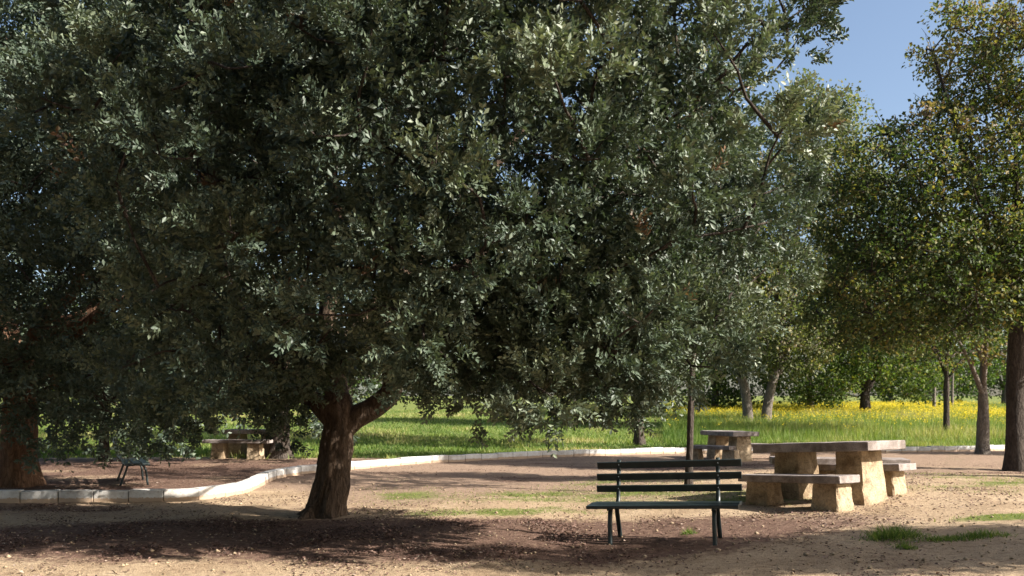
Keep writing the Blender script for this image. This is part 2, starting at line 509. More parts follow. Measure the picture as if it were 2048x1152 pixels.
# ------------------------------------------------------------------ park benches
def make_bench(name, loc, rotz, roll, label, group):
    root = empty(name, loc, (0, -roll, rotz))
    tag(root, label, 'bench', group)
    L = 1.50
    def slat(size, c, rx=0.0):
        bm = bmesh.new()
        bm_box(bm, size, (0, 0, 0), bevel=0.006, seg=2)
        rot = Matrix.Rotation(rx + random.uniform(-0.04, 0.04), 4, 'X') @ Matrix.Rotation(random.uniform(-0.004, 0.004), 4, 'Y')
        for v in bm.verts: v.co = rot @ v.co + Vector(c)
        return bm_obj('slat', bm, M['paint'], root)
    # seat: three planks, slightly dished
    for y, z, rx in ((-0.235, 0.372, 0.06), (-0.095, 0.378, 0.02), (0.045, 0.372, -0.05)):
        slat((L, 0.118, 0.034), (0, y, z), rx)
    # backrest: three slats on raked uprights
    for z, y in ((0.515, 0.165), (0.637, 0.197), (0.760, 0.229)):
        slat((L, 0.024, 0.072), (0, y, z), 0.26)
    def flat_bar(path, w, t):
        bm = bmesh.new()
        pts = [Vector(p) for p in path]
        rings = []
        for i, p in enumerate(pts):
            d = (pts[min(i + 1, len(pts) - 1)] - pts[max(i - 1, 0)]).normalized()
            nrm = Vector((0, -d.z, d.y))
            ring = [bm.verts.new(p + Vector((sx * w / 2, 0, 0)) + nrm * (sy * t / 2)) for sx, sy in ((-1, -1), (1, -1), (1, 1), (-1, 1))]
            rings.append(ring)
        for r0, r1 in zip(rings, rings[1:]):
            for k in range(4):
                bm.faces.new((r0[k], r0[(k + 1) % 4], r1[(k + 1) % 4], r1[k]))
        bm.faces.new(rings[0][::-1]); bm.faces.new(rings[-1])
        return bm
    for sx in (-0.515, 0.515):
        front = spline([(sx, -0.20, 0.345), (sx, -0.235, 0.29), (sx, -0.262, 0.18), (sx, -0.270, 0.06), (sx, -0.285, -0.02)], 12)
        bm_obj('leg', flat_bar(front, 0.040, 0.034), M['paint'], root, True)
        rear = spline([(sx, 0.045, 0.345), (sx, 0.075, 0.24), (sx, 0.125, 0.10), (sx, 0.165, -0.02)], 10)
        bm_obj('leg', flat_bar(rear, 0.040, 0.034), M['paint'], root, True)
        sup = spline([(sx, -0.28, 0.345), (sx, -0.1, 0.352), (sx, 0.06, 0.345), (sx, 0.132, 0.40), (sx, 0.160, 0.49), (sx, 0.215, 0.66), (sx, 0.254, 0.815)], 18)
        up = bm_obj('upright', flat_bar(sup, 0.040, 0.022), M['paint'], root, True)
        for z, y in ((0.515, 0.165), (0.637, 0.197), (0.760, 0.229)):
            bm = bmesh.new()
            bmesh.ops.create_uvsphere(bm, u_segments=8, v_segments=5, radius=0.009)
            for v in bm.verts: v.co += Vector((sx, y - 0.016, z))
            bm_obj('bolt', bm, M['paint'], up, True)
    return root

bl = ground(1222, 1089); br = ground(1430, 1090)
bc = (bl + br) / 2
th = R(-21)
bpos = Vector((bc.x, bc.y, 0)) + Vector((-math.sin(th), math.cos(th), 0)) * 0.27
make_bench('park_bench', (bpos.x, bpos.y, tz(bpos.x, bpos.y) - 0.005), th, R(2.6),
           'dark green slatted park bench in the foreground beside the stone picnic table', 'green park benches')
b2 = ground(257, 972)
b2x = (257 - CX) / FPX * (b2.y + 0.55)
make_bench('park_bench', (b2x, b2.y + 0.55, tz(b2x, b2.y)), R(119), 0,
           'dark green park bench seen end-on behind the white kerb, half hidden by leaves', 'green park benches')

# ------------------------------------------------------------------ stone picnic tables and seats
def rough_block(name, size, center, parent, material, taper=(1, 1), amp=0.006, seed=1, cuts=5, bevel=0.012):
    bm = bmesh.new()
    bm_box(bm, size, (0, 0, 0), taper=taper[0], taper_y=taper[1], bevel=bevel, seg=1)
    bmesh.ops.subdivide_edges(bm, edges=[e for e in bm.edges if e.calc_length() > 0.12], cuts=cuts, use_grid_fill=True)
    rr = random.Random(seed)
    for v in bm.verts:
        v.co += Vector((rr.uniform(-amp, amp), rr.uniform(-amp, amp), rr.uniform(-amp, amp)))
        v.co += Vector(center)
    return bm_obj(name, bm, material, parent)

def stone_table(loc, rotz, roll, label, L=1.72, Wd=0.80, H=0.75, T=0.115, seed=1):
    root = empty('picnic_table', loc, (0, -roll, rotz))
    tag(root, label, 'picnic table', 'stone picnic tables')
    rough_block('table_top', (L, Wd, T), (0, 0, H - T / 2), root, M['table_slab'], amp=0.003, seed=seed, bevel=0.010)
    for k, sx in enumerate((-0.47, 0.47)):
        rough_block('pedestal', (0.42, 0.52, H - T + 0.10), (sx, 0, (H - T - 0.10) / 2), root, M['table_leg'], (0.86, 0.80), 0.008, seed + 5 + k)
    return root

def stone_seat(loc, rotz, roll, label, L=1.60, Wd=0.40, H=0.40, T=0.09, seed=1):
    root = empty('stone_seat', loc, (0, -roll, rotz))
    tag(root, label, 'stone bench', 'stone seats of the picnic tables')
    rough_block('seat', (L, Wd, T), (0, 0, H - T / 2), root, M['table_slab'], amp=0.003, seed=seed, bevel=0.008)
    for k, sx in enumerate((-0.50, 0.50)):
        rough_block('leg', (0.38, 0.34, H - T + 0.10), (sx, 0, (H - T - 0.10) / 2), root, M['table_leg'], (0.88, 0.78), 0.007, seed + 9 + k)
    return root

PH = R(-57)
U = Vector((math.cos(PH), math.sin(PH), 0)); Vv = Vector((-math.sin(PH), math.cos(PH), 0))
def set_at(c, u, v):
    p = c + U * u + Vv * v
    return (p.x, p.y, tz(p.x, p.y) - 0.01)
near = ground(1728, 1010)                       # near foot of the right-hand pedestal
tcen = Vector((near.x, near.y, 0)) - U * 0.68 + Vv * 0.26
ROLL = R(3.4)
stone_table(set_at(tcen, 0, 0), PH, ROLL, 'large pebbled stone picnic table with thick slab top, right of the green bench')
stone_seat(set_at(tcen, 0.10, -0.76), PH, ROLL, 'low stone seat on the near side of the large picnic table', L=1.5, seed=21)
stone_seat(set_at(tcen, -0.16, 0.78), PH, ROLL, 'low stone seat on the far side of the large picnic table, its end sunlit', seed=31)
q = ground(1690, 985)
stone_seat((q.x, q.y + 0.25, tz(q.x, q.y)), R(-12), 0, 'shaded dark stone seat farther back behind the large picnic table', L=1.8, H=0.46, seed=41)

q = ground(1466, 921)
stone_table((q.x, q.y + 0.4, tz(q.x, q.y)), R(-70), 0, 'distant stone picnic table against the yellow meadow, seen above the green bench', L=1.5, seed=51)
stone_seat((q.x - 0.60, q.y - 0.25, tz(q.x, q.y)), R(-40), 0, 'small stone seat left of the distant picnic table', L=1.1, seed=61)
stone_seat((q.x + 0.95, q.y + 0.75, tz(q.x, q.y)), R(-40), 0, 'stone seat right of the distant picnic table, mostly hidden by the nearer table', L=1.1, seed=71)

q = ground(470, 918)
stone_seat((q.x, q.y + 0.2, tz(q.x, q.y)), R(-6), 0, 'dark shaded stone seat before the lawn, left of the big trunk', L=1.8, H=0.50, seed=81)
stone_table((q.x + 0.15, q.y + 1.1, tz(q.x, q.y + 1)), R(-6), 0, 'dark shaded stone picnic table behind the seat on the left, under hanging leaves', L=1.5, seed=91)

# ------------------------------------------------------------------ trees
def unit(v):
    return v / (np.linalg.norm(v, axis=-1, keepdims=True) + 1e-9)

def rand_dirs(n):
    return unit(rng.normal(size=(n, 3)))

def leaves_mesh(name, P, D, Nn, L, Wd, tint, material, parent, fold=0.25):
    """each leaf: base, two sides, tip folded along the midrib (two triangles)"""
    n = len(P)
    D = unit(D); S = unit(np.cross(D, Nn)); Nn = np.cross(S, D)
    L = L[:, None]; Wd = Wd[:, None]
    mid = P + D * L * 0.55
    v = np.empty((n, 4, 3))
    v[:, 0] = P
    v[:, 1] = mid + S * Wd * 0.5 + Nn * Wd * fold
    v[:, 2] = P + D * L
    v[:, 3] = mid - S * Wd * 0.5 + Nn * Wd * fold
    i = np.arange(n)[:, None] * 4
    f = np.concatenate([i + np.array([[0, 1, 2]]), i + np.array([[0, 2, 3]])])
    o = np_mesh(name, v.reshape(-1, 3), f, material, parent, attrs={'tint': np.repeat(tint, 4)})
    o['kind'] = 'stuff'
    return o

def sample_clumps(lobes, spacing, shell=(0.62, 1.0), keep_back=1.0, zmin=None, tries=6000):
    """clump centres in the shell of a set of ellipsoids, spaced apart; returns centres and outward normals"""
    lobes = np.array(lobes, float)
    vol = (lobes[:, 3] * lobes[:, 4] + lobes[:, 3] * lobes[:, 5] + lobes[:, 4] * lobes[:, 5])
    C, O = [], []
    grid = {}
    yc = np.average(lobes[:, 1], weights=vol)
    pick = rng.choice(len(lobes), tries, p=vol / vol.sum())
    dirs = rand_dirs(tries)
    fr = rng.uniform(shell[0] ** 2, shell[1] ** 2, tries) ** 0.5
    for k in range(tries):
        l = lobes[pick[k]]
        p = l[:3] + dirs[k] * l[3:6] * fr[k]
        if zmin is not None and p[2] < zmin: continue
        q = ((p - lobes[:, :3]) / lobes[:, 3:6])
        dd = np.sqrt((q ** 2).sum(1)); dd[pick[k]] = 9
        if dd.min() < 0.62: continue
        if p[1] > yc + 0.8 and rng.random() > keep_back: continue
        key = tuple((p // spacing).astype(int))
        ok = True
        for a in (-1, 0, 1):
            for b in (-1, 0, 1):
                for c in (-1, 0, 1):
                    for q2 in grid.get((key[0] + a, key[1] + b, key[2] + c), ()):
                        if ((q2 - p) ** 2).sum() < spacing * spacing: ok = False
        if not ok: continue
        grid.setdefault(key, []).append(p)
        C.append(p); O.append(unit(dirs[k] / l[3:6]))
    return np.array(C), np.array(O)

def carob_crown(C, O, parent, shoots=26, rc=0.42, shoot_len=0.30, leaflets=34, leaf=0.055, bright=0.0, brown=0.02, mat='leaf_carob', wide=0.5):
    """sprays of pinnate leaves radiating from shoots, gathered in clumps"""
    nc = len(C)
    ns = nc * shoots
    ci = np.repeat(np.arange(nc), shoots)
    size = rng.uniform(0.75, 1.25, nc)[ci]
    off = unit(rand_dirs(ns) + O[ci] * 0.45 + np.array([0, 0, 0.15])) * (rng.random(ns) ** 0.33)[:, None]
    # clumps are flattened: wider than tall, shoots sit on their outer side
    base = C[ci] + off * np.array([1.0, 1.0, 0.70]) * (rc * size)[:, None]
    axis_ = unit(off * 0.9 + O[ci] * 0.5 + np.array([0, 0, 0.55]) + rng.normal(size=(ns, 3)) * 0.22)
    # low clumps hang
    low = np.clip((2.2 - C[ci][:, 2]) / 1.2, 0, 1)[:, None]
    axis_ = unit(axis_ + np.array([0, 0, -0.5]) * low * rng.random((ns, 1)))
    sl = shoot_len * rng.uniform(0.6, 1.25, ns)
    ct = rng.normal(0.42, 0.16, nc)[ci] + bright
    n = ns * leaflets
    si = np.repeat(np.arange(ns), leaflets)
    # a pinnate leaf: a rachis leaving the shoot, leaflets in pairs along it
    nl = 6                                   # rachises per shoot
    per = leaflets // nl
    j = np.tile(np.arange(leaflets), ns)
    ri = np.minimum(j // per, nl - 1)
    t = ((j % per) // 2 + 0.6) / (per / 2)
    side = np.where(j % 2 == 0, 1.0, -1.0)
    A = axis_[si]
    ref = unit(np.cross(A, rng.normal(size=(ns, 3))[si]))
    ref2 = np.cross(A, ref)
    ang = ri * 2.4 + rng.uniform(0, 6.28, ns)[si]
    rad = ref * np.cos(ang)[:, None] + ref2 * np.sin(ang)[:, None]
    up = 0.25 + 0.14 * ri                    # how far along the shoot the rachis starts
    rd = unit(A * 1.0 + rad * 0.52 + rng.normal(size=(n, 3)) * 0.06)
    rl = sl[si] * 0.62
    pos = base[si] + A * (sl[si] * up)[:, None] + rd * (rl * t)[:, None]
    sd = unit(np.cross(rd, A + 0.01))
    nrm = unit(np.cross(sd, rd) + rng.normal(size=(n, 3)) * 0.35)
    D = unit(rd * 0.75 + sd * side[:, None] * 0.85 + rng.normal(size=(n, 3)) * 0.16)
    L = leaf * rng.uniform(0.7, 1.25, n)
    tint = np.clip(ct[si] * 0.85 + rng.normal(0, 0.10, n) + 0.22 * (t * (0.4 + 0.12 * ri) - 0.45), 0.0, 0.91)
    bc_ = rng.random(ns) < brown
    tint = np.where(bc_[si], rng.uniform(0.93, 1.0, n), tint)
    return leaves_mesh('crown', pos, D, nrm, L, L * wide, tint, M[mat], parent)

def simple_crown(C, O, parent, per=220, rc=0.6, leaf=0.09, mat='leaf_wood', tint_mu=0.4, tint_sd=0.2, clump_sd=0.14, flat=0.75, tint_fn=None):
    nc = len(C); n = nc * per
    ci = np.repeat(np.arange(nc), per)
    size = rng.uniform(0.7, 1.35, nc)[ci]
    off = rand_dirs(n) * (rng.random(n) ** 0.5)[:, None]
    # group the leaves on little twigs so that clumps look tufted
    tw = rng.integers(0, max(8, per // 9), n) + ci * 1000
    tj = rand_dirs(200000)[tw % 200000]
    pos = C[ci] + (off * 0.35 + tj * (rng.random(n) ** 0.5)[:, None] * 0.85) * np.array([1, 1, flat]) * (rc * size)[:, None]
    D = unit(tj + rng.normal(size=(n, 3)) * 0.8 + np.array([0, 0, -0.15]))
    nrm = rand_dirs(n) + np.array([0, 0, 0.6])
    L = leaf * rng.uniform(0.65, 1.3, n)
    mu = tint_mu + rng.normal(0, clump_sd, nc)
    if tint_fn is not None: mu = mu + tint_fn(C)
    tint = np.clip(mu[ci] + rng.normal(0, tint_sd, n), 0, 1)
    return leaves_mesh('crown', pos, D, nrm, L, L * 0.66, tint, M[mat], parent)

def branch_net(C, hubs, parent, material, r0=0.035, wob=0.12, name='branchwork', twigs=0, twig_len=0.5):
    """a branch from the nearest limb point to each clump, all joined into one part"""
    hubs = np.asarray(hubs, float)
    Vs, Fs, n0 = [], [], 0
    order = np.argsort([np.linalg.norm(hubs - c, axis=1).min() for c in C])
    for c in C[order]:
        d = np.linalg.norm(hubs - c, axis=1) + np.where(hubs[:, 2] > c[2] + 0.3, 0.8, 0)
        h = hubs[np.argmin(d)]
        v = c - h
        ln = np.linalg.norm(v)
        m1 = h + v * 0.4 + rng.normal(size=3) * wob * ln * 0.5 + np.array([0, 0, 0.10 * ln])
        m2 = h + v * 0.75 + rng.normal(size=3) * wob * ln * 0.35
        P = spline([h, m1, m2, c + v / ln * 0.15], 7)
        r = np.linspace(r0 * min(1.6, 0.55 + 0.35 * ln), 0.007, 7)
        V, F = tube_arrays(P, r, 5)
        Vs.append(V); Fs.append(F + n0); n0 += len(V)
        hubs = np.vstack([hubs, P[2:6]])
        for k in range(twigs):
            st = P[rng.integers(4, 7)]
            dv = unit(rng.normal(size=3) + unit(v) * 0.8 + np.array([0, 0, 0.6])) * twig_len * rng.uniform(0.5, 1.2)
            V, F = tube_arrays(np.array([st, st + dv * 0.5 + rng.normal(size=3) * 0.04, st + dv]), [0.008, 0.006, 0.003], 3)
            Vs.append(V); Fs.append(F + n0); n0 += len(V)
    F = np.concatenate(Fs)
    q_ = F[F[:, 2] != F[:, 3]]; t_ = F[F[:, 2] == F[:, 3]][:, :3]
    F3 = np.concatenate([q_[:, [0, 1, 2]], q_[:, [0, 2, 3]], t_])
    o = np_mesh(name, np.concatenate(Vs), F3, material, parent, smooth=True)
    o['kind'] = 'stuff'
    return o

def clear_views(C, O, views):
    """drop clumps that would grow through the free spaces below the crowns (picture columns and rows, depth limit)"""
    px = CX + C[:, 0] / C[:, 1] * FPX; py = HORIZON - (C[:, 2] - CAM_H) / C[:, 1] * FPX
    bad = np.zeros(len(C), bool)
    for a, b, c, e, d0, d1 in views:
        bad |= (px > a) & (px < b) & (py > c) & (py < e) & (C[:, 1] > d0) & (C[:, 1] < d1)
    return C[~bad], O[~bad]

def local(root, arr):
    return np.asarray(arr, float) - np.array(root.location)

def flare(lobes_n, amt, top, ph=0.0):
    def f(a, t):
        k = max(0.0, 1 - t / top)
        return 1 + amt * k * k * (0.6 + 0.6 * np.cos(lobes_n * a + ph)) + 0.05 * np.cos(5 * a + 9 * t + ph) + 0.035 * np.cos(9 * a - 7 * t)
    return f

# ---- the big carob
def big_carob():
    b = ground(652, 1031)
    D0 = b.y
    root = empty('carob_tree', (b.x, b.y, b.z))
    tag(root, 'large dark evergreen tree with a forked gnarled trunk in the middle of the photo', 'tree')
    lo = np.array(root.location)
    def T(px, py, d=D0): return np.array(W(px, py, d)) - lo
    tr = [T(650, 1045), T(655, 1010), T(665, 960), T(672, 905), T(677, 860), T(678, 825), T(676, 790)]
    tr = spline(tr, 26)
    rad = np.interp(np.linspace(0, 1, 26), [0, 0.12, 0.35, 0.7, 0.9, 1.0], [0.315, 0.245, 0.205, 0.185, 0.195, 0.16])
    base_f = flare(5, 0.30, 0.30, 0.7)
    def gnarl(a, t):
        c, s_ = np.cos(a) * 2.2 + 9, np.sin(a) * 2.2 + 9
        return base_f(a, t) * (1 + 0.20 * (vnoise(c * 1.3 + t * 3, s_ * 1.3 + t * 5, 5) - 0.5) + 0.16 * (vnoise(c * 4 + t * 6, s_ * 4 - t * 9, 8) - 0.5) + 0.10 * (vnoise(c * 9, s_ * 9 + t * 16, 12) - 0.5))
    tr = np.stack([np.interp(np.linspace(0, 1, 60), np.linspace(0, 1, 26), tr[:, k]) for k in range(3)], 1)
    rad = np.interp(np.linspace(0, 1, 60), np.linspace(0, 1, 26), rad)
    tube_obj('trunk', tr, rad, M['bark_trunk'], root, seg=56, rough=0.012, flute=gnarl)
    limbs = [
        ([T(682, 858), T(712, 835), T(752, 812), T(783, 782, D0 - 0.1), T(782, 735, D0 - 0.2), T(765, 680, D0 - .3), T(770, 590, D0 - .5), T(830, 430, D0 - .8), T(880, 250, D0 - 1)], [0.16, 0.15, 0.142, 0.14, 0.13, 0.12, 0.10, 0.075, 0.04]),
        ([T(668, 840), T(645, 815), T(618, 792), T(590, 765, D0 - .1), T(550, 720, D0 - .3), T(480, 620, D0 - .6), T(430, 480, D0 - .7), T(400, 320, D0 - .6)], [0.15, 0.135, 0.12, 0.105, 0.09, 0.075, 0.055, 0.03]),
        ([T(676, 815), T(672, 770, D0 + .05), T(668, 720, D0 + .1), T(655, 620, D0 + .1), T(680, 480, D0), T(660, 300, D0 - .2), T(690, 90, D0 - .3)], [0.17, 0.15, 0.135, 0.115, 0.095, 0.07, 0.035]),
        ([T(775, 742, D0 - .2), T(850, 690, D0 - .5), T(980, 640, D0 - .9), T(1120, 620, D0 - 1.2), T(1250, 590, D0 - 1.3)], [0.10, 0.085, 0.07, 0.05, 0.025]),
        ([T(768, 640, D0 - .35), T(880, 560, D0 - .3), T(1040, 470, D0 - .5), T(1220, 350, D0 - .7), T(1400, 220, D0 - .7)], [0.09, 0.08, 0.065, 0.045, 0.022]),
        ([T(676, 700, D0 + .1), T(760, 600, D0 + .7), T(900, 450, D0 + 1.0), T(1050, 250, D0 + 1.0), T(1150, 60, D0 + .8)], [0.09, 0.08, 0.065, 0.05, 0.025]),
    ]
    hubs = []
    for ctrl, r in limbs:
        P = spline(ctrl, 26)
        rr_ = np.interp(np.linspace(0, 1, 26), np.linspace(0, 1, len(r)), r)
        tube_obj('limb', P, rr_, M['bark_trunk'], root, seg=14, rough=0.03)
        hubs.append(P[9:])
    hubs = np.concatenate(hubs)
    lobes = [
        (-0.1, 8.9, 5.2, 3.1, 2.4, 2.9),
        (-0.3, 8.1, 3.9, 2.7, 1.7, 1.5),
        (0.75, 8.3, 2.28, 1.2, 1.2, 1.0),
        (1.35, 8.7, 3.55, 1.20, 1.4, 1.4),
        (1.8, 9.0, 5.3, 1.05, 1.4, 1.5),
        (-0.9, 8.1, 2.75, 1.4, 1.1, 0.95),
        (-3.2, 8.9, 2.45, 1.25, 1.1, 1.0),
        (-3.6, 8.9, 4.1, 1.5, 1.4, 1.5),
        (-3.0, 8.9, 6.0, 1.8, 1.6, 1.7),
        (0.15, 8.4, 2.15, 1.0, 0.9, 0.85), (1.35, 8.2, 1.95, 0.6, 0.7, 0.6), (-0.35, 8.3, 1.95, 0.6, 0.6, 0.55),
        (-2.3, 8.9, 2.3, 0.7, 0.7, 0.7),
        (-3.5, 9.3, 1.85, 1.1, 0.8, 0.5),
        (2.2, 9.1, 5.2, 0.85, 1.0, 1.3),
    ]
    lobes = [(a * (b - .6) / b, b - .6, 1.4 + (c - 1.4) * (b - .6) / b, d * .94, e * .86, f * .94) for a, b, c, d, e, f in lobes]
    # dense inner mass, then boughs that stand out from it with gaps between
    Ci, Oi = sample_clumps([(l[0], l[1] + 0.25, l[2] + 0.15, l[3] * 0.70, l[4] * 0.72, l[5] * 0.68) for l in lobes], 0.42, (0.10, 1.0), 0.95, 1.35, 11000)
    Co, Oo = sample_clumps(lobes, 0.70, (0.90, 1.20), keep_back=0.5, zmin=1.48, tries=9000)
    def trim(C, O):
        # the fork stays in view; rear clumps that would shadow the kerb strip are left out
        C, O = clear_views(C, O, [(575, 850, 700, 1100, 0, D0 + 0.3), (385, 560, 792, 1100, 0, 30)])
        ct = 1 / math.tan(R(SUN_EL))
        lx = C[:, 0] - ct * C[:, 2] * math.cos(R(SUN_AZ)); ly = C[:, 1] - ct * C[:, 2] * math.sin(R(SUN_AZ))
        k = ~((C[:, 1] > 8.2) & (ly > 10.7) & (ly < 13.6) & (lx > -8) & (lx < -2.0) & (C[:, 2] < 6))
        k &= ~((C[:, 1] > 9.4) & (C[:, 2] < 3.4))
        return C[k], O[k]
    Ci, Oi = trim(Ci, Oi); Co, Oo = trim(Co, Oo)
    hole = vnoise(Co[:, 0] * 1.25 + 40, Co[:, 2] * 1.25 + Co[:, 1] * 0.5 + 40, 61) > 0.30     # bays between the boughs
    Co, Oo = Co[hole], Oo[hole]
    Cs, Os = sample_clumps([(-0.50, 7.8, 2.05, .60, .6, .42), (0.30, 7.8, 2.0, .70, .6, .46), (1.0, 7.9, 1.96, .70, .6, .52), (1.4, 8.0, 2.3, .5, .6, .6)], 0.38, (0.2, 1.0), 1.0, 1.5, 3000)
    Co = np.vstack([Co, Cs]); Oo = np.vstack([Oo, Os])
    extra = np.array([list(W(560, 850, D0 + 0.2)), list(W(570, 800, D0 + 0.3)), list(W(612, 760, D0 - 0.3)), list(W(585, 740, D0 - 0.4)), list(W(640, 735, D0 - 0.5)), list(W(545, 800, D0 - 0.2)), list(W(365, 838, D0 - 0.6)), list(W(330, 850, D0 - 0.6)), list(W(345, 815, D0 - 0.6)), list(W(690, 722, D0 - 0.7)), list(W(655, 715, D0 - 0.8)), list(W(540, 795, D0 - 0.3)), list(W(725, 700, D0 - 0.5))])
    Co = np.vstack([Co, extra]); Oo = np.vstack([Oo, unit(np.tile([[0.2, -0.7, -0.2]], (len(extra), 1)))])
    C = np.vstack([Ci, Co])
    Cl = C - lo
    carob_crown(Ci - lo, Oi, root, shoots=16, rc=0.42, shoot_len=0.26, leaflets=28, leaf=0.072, bright=0.04, brown=0.003)
    carob_crown(Co - lo, Oo, root, shoots=26, rc=0.31, shoot_len=0.22, leaflets=48, leaf=0.055, bright=0.10, brown=0.006)
    branch_net(Cl, hubs, root, M['bark_dark'], 0.022, twigs=1, twig_len=0.35)
    return len(C)
nb = big_carob()

# ---- other carobs: one recipe, different places
def carob(px, py, trunk_r, lobes, label, name='carob_tree', lean=(0, 0), fork=1.6, mat='bark_red', spacing=0.5, shoots=20, leaf=0.07, rc=0.48, bright=-0.05, zmin=0.9, top=3.5, keep_back=0.5, leafmat='leaf_carob', views=((370, 640, 800, 1100, 0, 99), (205, 310, 860, 1100, 0, 99), (80, 700, 868, 1100, 0, 99))):
    b = ground(px, py)
    root = empty(name, (b.x, b.y, b.z))
    tag(root, label, 'tree')
    lo = np.array(root.location)
    ctrl = [(0, 0, -0.1), (lean[0] * 0.3, lean[1] * 0.3, fork * 0.4), (lean[0] * 0.7, lean[1] * 0.7, fork * 0.8), (lean[0], lean[1], fork)]
    P = spline(ctrl, 18)
    rad = np.interp(np.linspace(0, 1, 18), [0, 0.15, 0.5, 1.0], [trunk_r * 1.25, trunk_r, trunk_r * 0.9, trunk_r * 0.75])
    tube_obj('trunk', P, rad, M[mat], root, seg=20, rough=0.04, flute=flare(5, 0.25, 0.3, px))
    hubs = []
    C, O = sample_clumps(lobes, spacing, (0.55, 1.0), keep_back=keep_back, zmin=zmin, tries=9000)
    C, O = clear_views(C, O, views)
    Cl = C - lo
    cen = Cl.mean(0)
    for k in range(5):
        a = k * 1.257 + px
        far = np.array([cen[0] + math.cos(a) * 1.6, cen[1] + math.sin(a) * 1.3, top + 0.3 * (k % 3)])
        st = np.array(ctrl[-1]) - np.array([0, 0, 0.15])
        Q = spline([st, st + (far - st) * 0.35 + np.array([0, 0, 0.25]), st + (far - st) * 0.7 + rng.normal(size=3) * 0.15, far], 14)
        tube_obj('limb', Q, np.linspace(trunk_r * 0.55, trunk_r * 0.15, 14), M[mat], root, seg=10, rough=0.03)
        hubs.append(Q[3:])
    carob_crown(Cl, O, root, shoots=shoots, rc=rc, shoot_len=0.32, leaflets=24, leaf=leaf, bright=bright, brown=0.01, mat=leafmat)
    branch_net(Cl, np.concatenate(hubs), root, M['bark_dark'], 0.022)

carob(38, 972, 0.30, [(-7.2, 12.6, 3.6, 2.7, 2.0, 2.5), (-5.3, 12.0, 2.35, 1.3, 1.2, 1.15), (-8.0, 12.4, 6.2, 2.8, 2.2, 2.3), (-5.0, 12.6, 5.0, 1.8, 1.6, 1.8), (-5.6, 12.8, 7.2, 2.2, 1.8, 1.8), (-7.0, 12.4, 1.75, 1.3, 0.9, 0.75), (-5.4, 12.4, 1.6, 1.1, 0.8, 0.65), (-6.3, 13.2, 1.6, 1.8, 0.8, 0.6), (-8.8, 11.6, 4.2, 1.6, 1.2, 1.8), (-9.0, 13.0, 3.2, 1.5, 1.0, 1.8)],
      'thick reddish trunk tree with dense dark foliage at the left edge', lean=(0.2, -0.3), fork=1.9, spacing=0.53, zmin=1.0, keep_back=1.0, shoots=18, leaf=0.082, rc=0.42, bright=0.02)
carob(208, 921, 0.13, [(-8.6, 19.5, 3.6, 2.4, 2.0, 2.4), (-11.0, 20.5, 4.5, 3.0, 2.0, 3.2), (-8.2, 19.0, 1.6, 1.6, 1.2, 0.8), (-9.6, 20.2, 8.2, 3.2, 2.0, 3.0), (-12.5, 20.4, 6.5, 2.6, 1.8, 3.4), (-11, 19.6, 1.7, 1.6, 1.2, 0.8)],
      'slim dark tree behind the end-on green bench on the left', mat='bark_dark', spacing=0.85, shoots=11, leaf=0.15, rc=0.75, zmin=0.9)
carob(560, 916, 0.27, [(-5.6, 20.8, 4.0, 2.6, 2.0, 2.5), (-5.2, 20.8, 8.4, 3.2, 2.0, 3.0), (-2.6, 21, 6.2, 2.0, 1.6, 2.4), (-4.6, 20.4, 2.4, 1.5, 1.3, 1.0), (-6.9, 20.6, 2.4, 1.4, 1.2, 0.9), (-4.4, 20.1, 1.6, 0.5, 0.8, 0.7)],  # last low lobe added to shade the stone seat
      'dark stout trunk tree beside the shaded picnic table left of the big trunk', mat='bark_dark', spacing=0.85, shoots=11, leaf=0.15, rc=0.75, zmin=1.1)
carob(1377, 978, 0.052, [(2.7, 13.2, 4.0, 0.9, 1.0, 1.5), (2.6, 13.2, 5.8, 0.9, 1.0, 1.2)],
      'slender straight dark trunk tree rising behind the green bench backrest', mat='bark_dark', fork=2.6, lean=(0.1, 0), spacing=0.5, shoots=14, zmin=2.4, top=4.2, leaf=0.075)
carob(1278, 890, 0.17, [(4.0, 27, 5.2, 2.6, 2.0, 2.6), (3.4, 26.6, 3.2, 1.8, 1.4, 0.9), (0.2, 27.2, 8.4, 3.8, 2.2, 4.0), (4.6, 27.2, 10.0, 3.4, 2.2, 3.8), (-2.0, 27.2, 12.2, 3.4, 2, 2.6)],
      'dark trunk tree on the grass beyond the kerb, under the big crown', mat='bark_dark', fork=2.4, spacing=1.0, shoots=10, leaf=0.18, rc=0.9, zmin=2.3, top=5)

